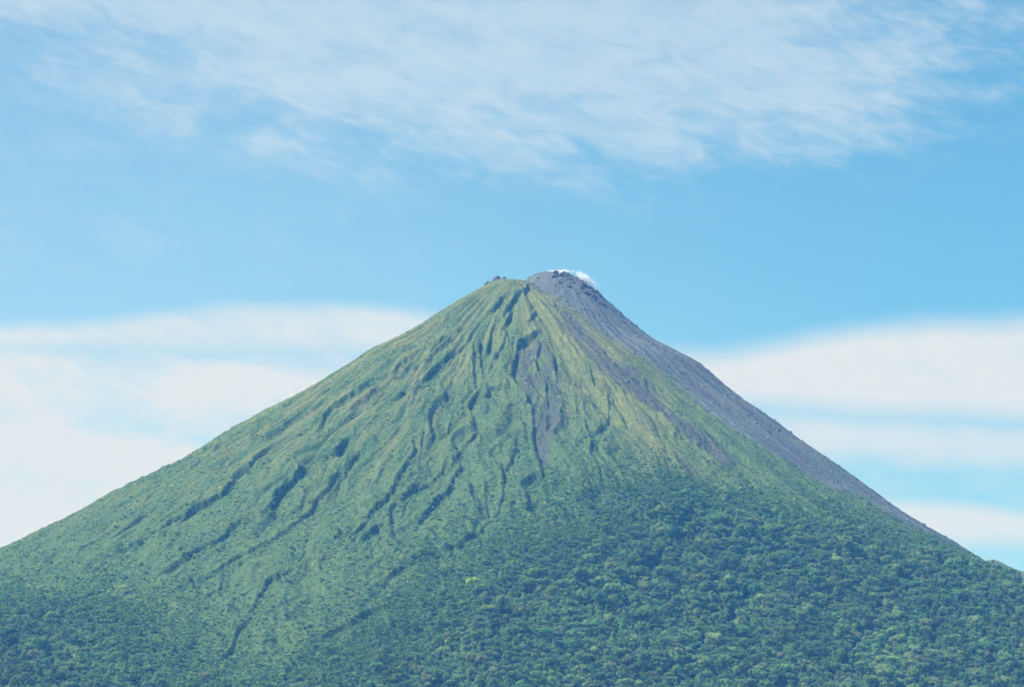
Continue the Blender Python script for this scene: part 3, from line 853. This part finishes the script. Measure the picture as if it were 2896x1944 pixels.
for i in range(34):
    t = r.random()
    u = 1562 + 108 * t; top = np.interp(u, [1545, 1587, 1618, 1634, 1661, 1690], [769, 773, 777, 785, 805, 828])
    block_on('crater_boulder', u, top + 2 + 34 * r.random() ** 1.6, r.uniform(1.3, 3.6), 560 + i * 3,
             'angular dark lava block piled with others on the smoking crater rim', 'rock', 'lava blocks on the smoking crater rim')
for i in range(12):
    u = 1672 + 48 * r.random(); top = np.interp(u, [1661, 1690, 1705, 1722], [805, 828, 841, 855])
    block_on('lava_block', u, top + 1 + 26 * r.random() ** 1.4, r.uniform(1.6, 3.4), 700 + i * 3,
             'dark lava block on the jutting shoulder below the smoke', 'rock', 'lava blocks on the shoulder below the smoke')

# ------------------------------------------------------------------ steam at the crater
def smoke_mat():
    m, nt = new_mat('steam')
    out = N(nt, 'ShaderNodeOutputMaterial'); pv = N(nt, 'ShaderNodeVolumePrincipled')
    pv.inputs['Color'].default_value = (1, 1, 1, 1); pv.inputs['Anisotropy'].default_value = 0.0
    tc = N(nt, 'ShaderNodeTexCoord'); geo = N(nt, 'ShaderNodeNewGeometry')
    nz = N(nt, 'ShaderNodeTexNoise'); nz.inputs['Scale'].default_value = .15; nz.inputs['Detail'].default_value = 6; nz.inputs['Roughness'].default_value = .62
    nt.links.new(geo.outputs['Position'], nz.inputs['Vector'])
    ln = N(nt, 'ShaderNodeVectorMath', operation='LENGTH'); nt.links.new(tc.outputs['Object'], ln.inputs[0])
    a = N(nt, 'ShaderNodeMapRange'); a.inputs[1].default_value = 1.0; a.inputs[2].default_value = .1; a.inputs[3].default_value = -.42; a.inputs[4].default_value = .42
    nt.links.new(ln.outputs['Value'], a.inputs[0])
    s = N(nt, 'ShaderNodeMath', operation='ADD'); nt.links.new(a.outputs[0], s.inputs[0]); nt.links.new(nz.outputs['Fac'], s.inputs[1])
    b = N(nt, 'ShaderNodeMapRange'); b.inputs[1].default_value = .47; b.inputs[2].default_value = .95; b.inputs[3].default_value = 0; b.inputs[4].default_value = .55
    nt.links.new(s.outputs[0], b.inputs[0])
    oi = N(nt, 'ShaderNodeAttribute', attribute_name='thickness', attribute_type='OBJECT')
    k = N(nt, 'ShaderNodeMath', operation='MULTIPLY'); nt.links.new(b.outputs[0], k.inputs[0]); nt.links.new(oi.outputs['Fac'], k.inputs[1])
    nt.links.new(k.outputs[0], pv.inputs['Density']); nt.links.new(pv.outputs[0], out.inputs['Volume'])
    return m
M_STEAM = smoke_mat()
def puff(u, v, y, r, rot, thick):
    bm = bmesh.new(); bmesh.ops.create_icosphere(bm, subdivisions=3, radius=1)
    me = bpy.data.meshes.new('smoke'); bm.to_mesh(me); bm.free(); me.materials.append(M_STEAM)
    o = link('smoke', me, None, kind='stuff'); o.location = at(u, v, y); o.scale = r; o.rotation_euler = (0, rot, 0); o['thickness'] = float(thick)
    return o
puff(1652, 790, 5128, (27, 14, 15), math.radians(40), .8)
puff(1585, 768, 5142, (36, 12, 6.0), math.radians(2), .5)
puff(1676, 804, 5136, (26, 13, 13), math.radians(46), .12)

# ------------------------------------------------------------------ air
def haze():
    m, nt = new_mat('haze_air')
    out = N(nt, 'ShaderNodeOutputMaterial'); pv = N(nt, 'ShaderNodeVolumePrincipled')
    pv.inputs['Color'].default_value = (.11, .37, 1.0, 1); pv.inputs['Absorption Color'].default_value = (1, 1, 1, 1)
    pv.inputs['Density'].default_value = HAZE_DENSITY
    pv.inputs['Anisotropy'].default_value = 0.0
    nt.links.new(pv.outputs[0], out.inputs['Volume'])
    bm = bmesh.new(); bmesh.ops.create_cube(bm, size=1)
    me = bpy.data.meshes.new('haze'); bm.to_mesh(me); bm.free(); me.materials.append(m)
    o = link('haze', me, None, kind='stuff')
    z0, z1 = -4.0, 965.0
    o.location = (0, 7000, (z0 + z1) / 2); o.scale = (33000, 33000, z1 - z0)
HAZE_DENSITY = 0.62e-4
haze()

# ------------------------------------------------------------------ sun, sky and clouds
SUN_EL = math.radians(52); SUN_DIR_XY = np.array([-.92, -.40]); SUN_DIR_XY /= np.linalg.norm(SUN_DIR_XY)
to_sun = Vector((SUN_DIR_XY[0] * math.cos(SUN_EL), SUN_DIR_XY[1] * math.cos(SUN_EL), math.sin(SUN_EL)))
sl = bpy.data.lights.new('sun', 'SUN'); sl.energy = 4.2; sl.angle = math.radians(.5); sl.color = (1, .96, .88)
so = bpy.data.objects.new('sun', sl); COL.objects.link(so)
so.rotation_euler = to_sun.to_track_quat('Z', 'Y').to_euler()

w = bpy.data.worlds.new('World'); scene.world = w; w.use_nodes = True
nt = w.node_tree; nt.nodes.clear()
class E:                                                     # arithmetic on node sockets
    def __init__(s, k): s.k = k
    def op(s, o, f, swap=False):
        n = nt.nodes.new('ShaderNodeMath'); n.operation = f
        a, b = (o, s) if swap else (s, o)
        for i, q in enumerate((a, b)):
            if q is None: continue
            if isinstance(q, E): nt.links.new(q.k, n.inputs[i])
            else: n.inputs[i].default_value = q
        return E(n.outputs[0])
    def __add__(s, o): return s.op(o, 'ADD')
    __radd__ = __add__
    def __sub__(s, o): return s.op(o, 'SUBTRACT')
    def __rsub__(s, o): return s.op(o, 'SUBTRACT', True)
    def __mul__(s, o): return s.op(o, 'MULTIPLY')
    __rmul__ = __mul__
    def __truediv__(s, o): return s.op(o, 'DIVIDE')
def step_(a, b, e):
    n = nt.nodes.new('ShaderNodeMapRange'); n.interpolation_type = 'SMOOTHSTEP'
    for i, q in enumerate((e, a, b)):
        if isinstance(q, E): nt.links.new(q.k, n.inputs[i])
        else: n.inputs[i].default_value = q
    return E(n.outputs[0])
def curve(e, pts, lo=-1.6, hi=1.6):
    """piecewise profile through (x, y) points, y in 0..1"""
    n = nt.nodes.new('ShaderNodeFloatCurve'); c = n.mapping.curves[0]
    x = (e - lo) / (hi - lo); nt.links.new(x.k, n.inputs['Value'])
    q = [((a - lo) / (hi - lo), b) for a, b in pts]
    while len(c.points) < len(q): c.points.new(.5, .5)
    for p, (a, b) in zip(c.points, q): p.location = (a, b)
    n.mapping.update()
    return E(n.outputs[0])
tc = nt.nodes.new('ShaderNodeTexCoord')
sp = nt.nodes.new('ShaderNodeSeparateXYZ'); nt.links.new(tc.outputs['Generated'], sp.inputs[0])
dx, dy, dz = (E(sp.outputs[i]) for i in range(3))
az = dx.op(dy, 'ARCTAN2'); el = dz.op(None, 'ARCSINE')
# azimuth and elevation in the photograph's pixel units: they belong to the sky, not to the camera
UU = az * F + CU
VV = CV - (el - PITCH) * F
US = (UU - CU) / 1448.0                     # about -1 .. 1 across the view
def noise(sx_, sy_, scale, detail=6, rough=.6, shear=0., dist=0., off=0.):
    n = nt.nodes.new('ShaderNodeTexNoise'); n.inputs['Scale'].default_value = scale; n.inputs['Detail'].default_value = detail
    n.inputs['Roughness'].default_value = rough; n.inputs['Distortion'].default_value = dist
    cx = nt.nodes.new('ShaderNodeCombineXYZ')
    a = UU * (sx_ / 1000.0) + off; b = VV * (sy_ / 1000.0) - UU * (shear * sy_ / 1000.0)
    nt.links.new(a.k, cx.inputs[0]); nt.links.new(b.k, cx.inputs[1]); cx.inputs[2].default_value = off * 3.1
    nt.links.new(cx.outputs[0], n.inputs['Vector'])
    return E(n.outputs['Fac'])
streak = noise(1.0, 2.5, 2.2, 8, .62, .18, .35, 2.0)
wisp = noise(1.3, 3.4, 5.0, 7, .66, .22, .5, 7.0)
soft = noise(.8, 3.0, 1.2, 4, .5, .05, .2, 13.0)
# high veil across the top
low_edge = curve(US, [(-1.6, .10), (-1.0, .30), (-.8, .34), (-.55, .42), (-.2, .50), (.15, .54), (.5, .50), (.8, .46), (1.0, .40), (1.6, .2)]) * 1000.0
top_b = step_(low_edge + 260.0, low_edge - 520.0, VV) * step_(1.75, .25, US) * step_(-1.6, -.85, US + (VV - 60.) * -.0009)
veil = step_(.0, 1.0, top_b * 1.05 + (streak - .5) * 1.45 + (wisp - .5) * 1.25 + (soft - .5) * .8 + .0) * step_(0.0, .30, top_b) * (.58 + (wisp - .5) * .6)
# thin streaks at mid height
thin = step_(.45, .85, wisp * .6 + streak * .45) * step_(950., 620., VV) * step_(250., 450., VV) * step_(.5, -.9, US) * .34
# low banks
warp = (wisp - .5) * 46.0 + (soft - .5) * 50.0
lens_top = curve(US, [(-1.6, .95), (-1.0, .910), (-.8, .892), (-.6, .852), (-.4, .844), (-.2, .856), (-.12, .885), (-.05, .93), (.0, .99), (.1, 1.0), (1.6, 1.0)]) * 1000.0
lens = step_(lens_top - 6., lens_top + 60., VV + warp * .3) * step_(1060., 950., VV + warp) * step_(.25, -.1, US) * (.80 + (streak - .5) * 1.2 + (wisp - .5) * .6)
main_top = curve(US, [(-1.6, .52), (-1.0, .536), (-.8, .538), (-.6, .545), (-.45, .550), (-.3, .562), (-.15, .585), (.1, .65), (1.6, .7)]) * 1800.0
main_l = step_(main_top - 20., main_top + 90., VV + warp * .9) * step_(.30, -.1, US)
hole = step_(90., 10., (VV + warp * 2.2 - 1232.).op(None, 'ABSOLUTE')) * step_(-.98, -.65, US) * (.20 + (1.0 - streak) * .45)
hole2 = step_(50., 5., (VV + warp * 1.5 - 1165.).op(None, 'ABSOLUTE')) * .12
bank_l = lens.op(main_l * (.97 + (streak - .5) * 1.9 + (wisp - .5) * .9 - hole - hole2), 'MAXIMUM').op(step_(880., 1000., VV + warp) * step_(.2, -.1, US) * (.46 + (wisp - .5) * 1.2), 'MAXIMUM')
br_top = curve(US, [(-1.6, 1.0), (0, 1.0), (.28, .950), (.40, .955), (.52, .932), (.62, .905), (.78, .880), (1.0, .875), (1.6, .86)]) * 1000.0
br_bot = curve(US, [(-1.6, .60), (.3, .62), (.5, .64), (.75, .655), (1.0, .665), (1.6, .67)]) * 1800.0
b_r = step_(br_top - 4., br_top + 105., VV + warp * .35) * step_(br_bot + 90., br_bot - 60., VV + warp * 1.2) * step_(.10, .24, US)
b_r = b_r * (1.0 + (streak - .5) * .45 + (wisp - .5) * .3)
mid_r = step_(130., 5., (VV + warp * 1.6 - 1262. - (US - .75) * 100.).op(None, 'ABSOLUTE')) * step_(.2, .5, US) * (.50 + streak * .55)
far_r = step_(70., 5., (VV + warp * 1.2 - 1180. - (US - .75) * 60.).op(None, 'ABSOLUTE')) * step_(.5, .8, US) * .4
br2_top = curve(US, [(-1.6, .7), (.6, .768), (.75, .770), (.9, .778), (1.0, .79), (1.6, .83)]) * 1800.0
b_r2 = step_(br2_top - 6., br2_top + 75., VV + warp * .2) * step_(1610., 1500., VV + warp * .6) * step_(.3, .6, US)
bank_r = b_r.op(mid_r, 'MAXIMUM').op(b_r2 * .95, 'MAXIMUM').op(far_r, 'MAXIMUM').op(step_(1100., 1200., VV + warp) * step_(.1, .4, US) * (.26 + (wisp - .5) * .8), 'MAXIMUM')
low = bank_l.op(bank_r, 'MAXIMUM')
cloud = low.op(veil, 'MAXIMUM').op(thin, 'MAXIMUM').op(1.0, 'MINIMUM').op(0.0, 'MAXIMUM')
# beyond the view the sky carries on with the same broken veil
front = step_(0.2, .55, dy)
cloud = cloud * front
sky = nt.nodes.new('ShaderNodeTexSky'); sky.sky_type = 'NISHITA'; sky.sun_disc = False
sky.sun_elevation = SUN_EL
sky.sun_rotation = math.atan2(to_sun.x, to_sun.y)
sky.altitude = 600; sky.air_density = 1.0; sky.dust_density = .6; sky.ozone_density = 2.0
tintn = nt.nodes.new('ShaderNodeMix'); tintn.data_type = 'RGBA'; tintn.blend_type = 'MULTIPLY'; tintn.inputs['Factor'].default_value = 1
nt.links.new(sky.outputs[0], tintn.inputs['A']); 
deep = nt.nodes.new('ShaderNodeMix'); deep.data_type = 'RGBA'          # the sky deepens away from the sun
nt.links.new((step_(-.9, 1.15, US + (900. - VV) * .00022) ).k, deep.inputs['Factor'])
deep.inputs['A'].default_value = (.77, .97, .92, 1); deep.inputs['B'].default_value = (.40, .77, .83, 1)
nt.links.new(deep.outputs['Result'], tintn.inputs['B'])
SKY_TINT = tintn
mixn = nt.nodes.new('ShaderNodeMix'); mixn.data_type = 'RGBA'
nt.links.new(cloud.k, mixn.inputs['Factor']); nt.links.new(tintn.outputs['Result'], mixn.inputs['A'])
cw = nt.nodes.new('ShaderNodeMix'); cw.data_type = 'RGBA'
nt.links.new(low.op(1.0, 'MINIMUM').k, cw.inputs['Factor'])
cw.inputs['A'].default_value = (3.9, 4.5, 4.9, 1); cw.inputs['B'].default_value = (4.38, 4.62, 4.68, 1)
nt.links.new(cw.outputs['Result'], mixn.inputs['B'])
bg = nt.nodes.new('ShaderNodeBackground'); bg.inputs[1].default_value = .10
wo = nt.nodes.new('ShaderNodeOutputWorld')
nt.links.new(mixn.outputs['Result'], bg.inputs[0]); nt.links.new(bg.outputs[0], wo.inputs[0])

# ------------------------------------------------------------------ camera and render settings
cam = bpy.data.cameras.new('camera'); co = bpy.data.objects.new('camera', cam); COL.objects.link(co)
cam.sensor_fit = 'HORIZONTAL'; cam.sensor_width = 36; cam.lens = 36 * F / 2896
cam.clip_start = .5; cam.clip_end = 60000
co.location = CAM; co.rotation_euler = (math.pi / 2 + PITCH, 0, 0)
scene.camera = co
scene.view_settings.view_transform = 'Standard'; scene.view_settings.look = 'None'
scene.view_settings.gamma = 1; scene.view_settings.exposure = 0.8
scene.render.engine = 'CYCLES'
cy = scene.cycles
cy.max_bounces = 6; cy.diffuse_bounces = 2; cy.transmission_bounces = 2; cy.volume_bounces = 4; cy.transparent_max_bounces = 8
cy.use_denoising = True; cy.denoiser = 'OPENIMAGEDENOISE'; cy.denoising_prefilter = 'ACCURATE'; cy.denoising_input_passes = 'RGB_ALBEDO_NORMAL'
cy.volume_step_rate = 1.0; cy.volume_max_steps = 256
print('trees', len(tx), 'shrubs', len(ux), 'rubble', len(qx), 'grid', NX, NY)
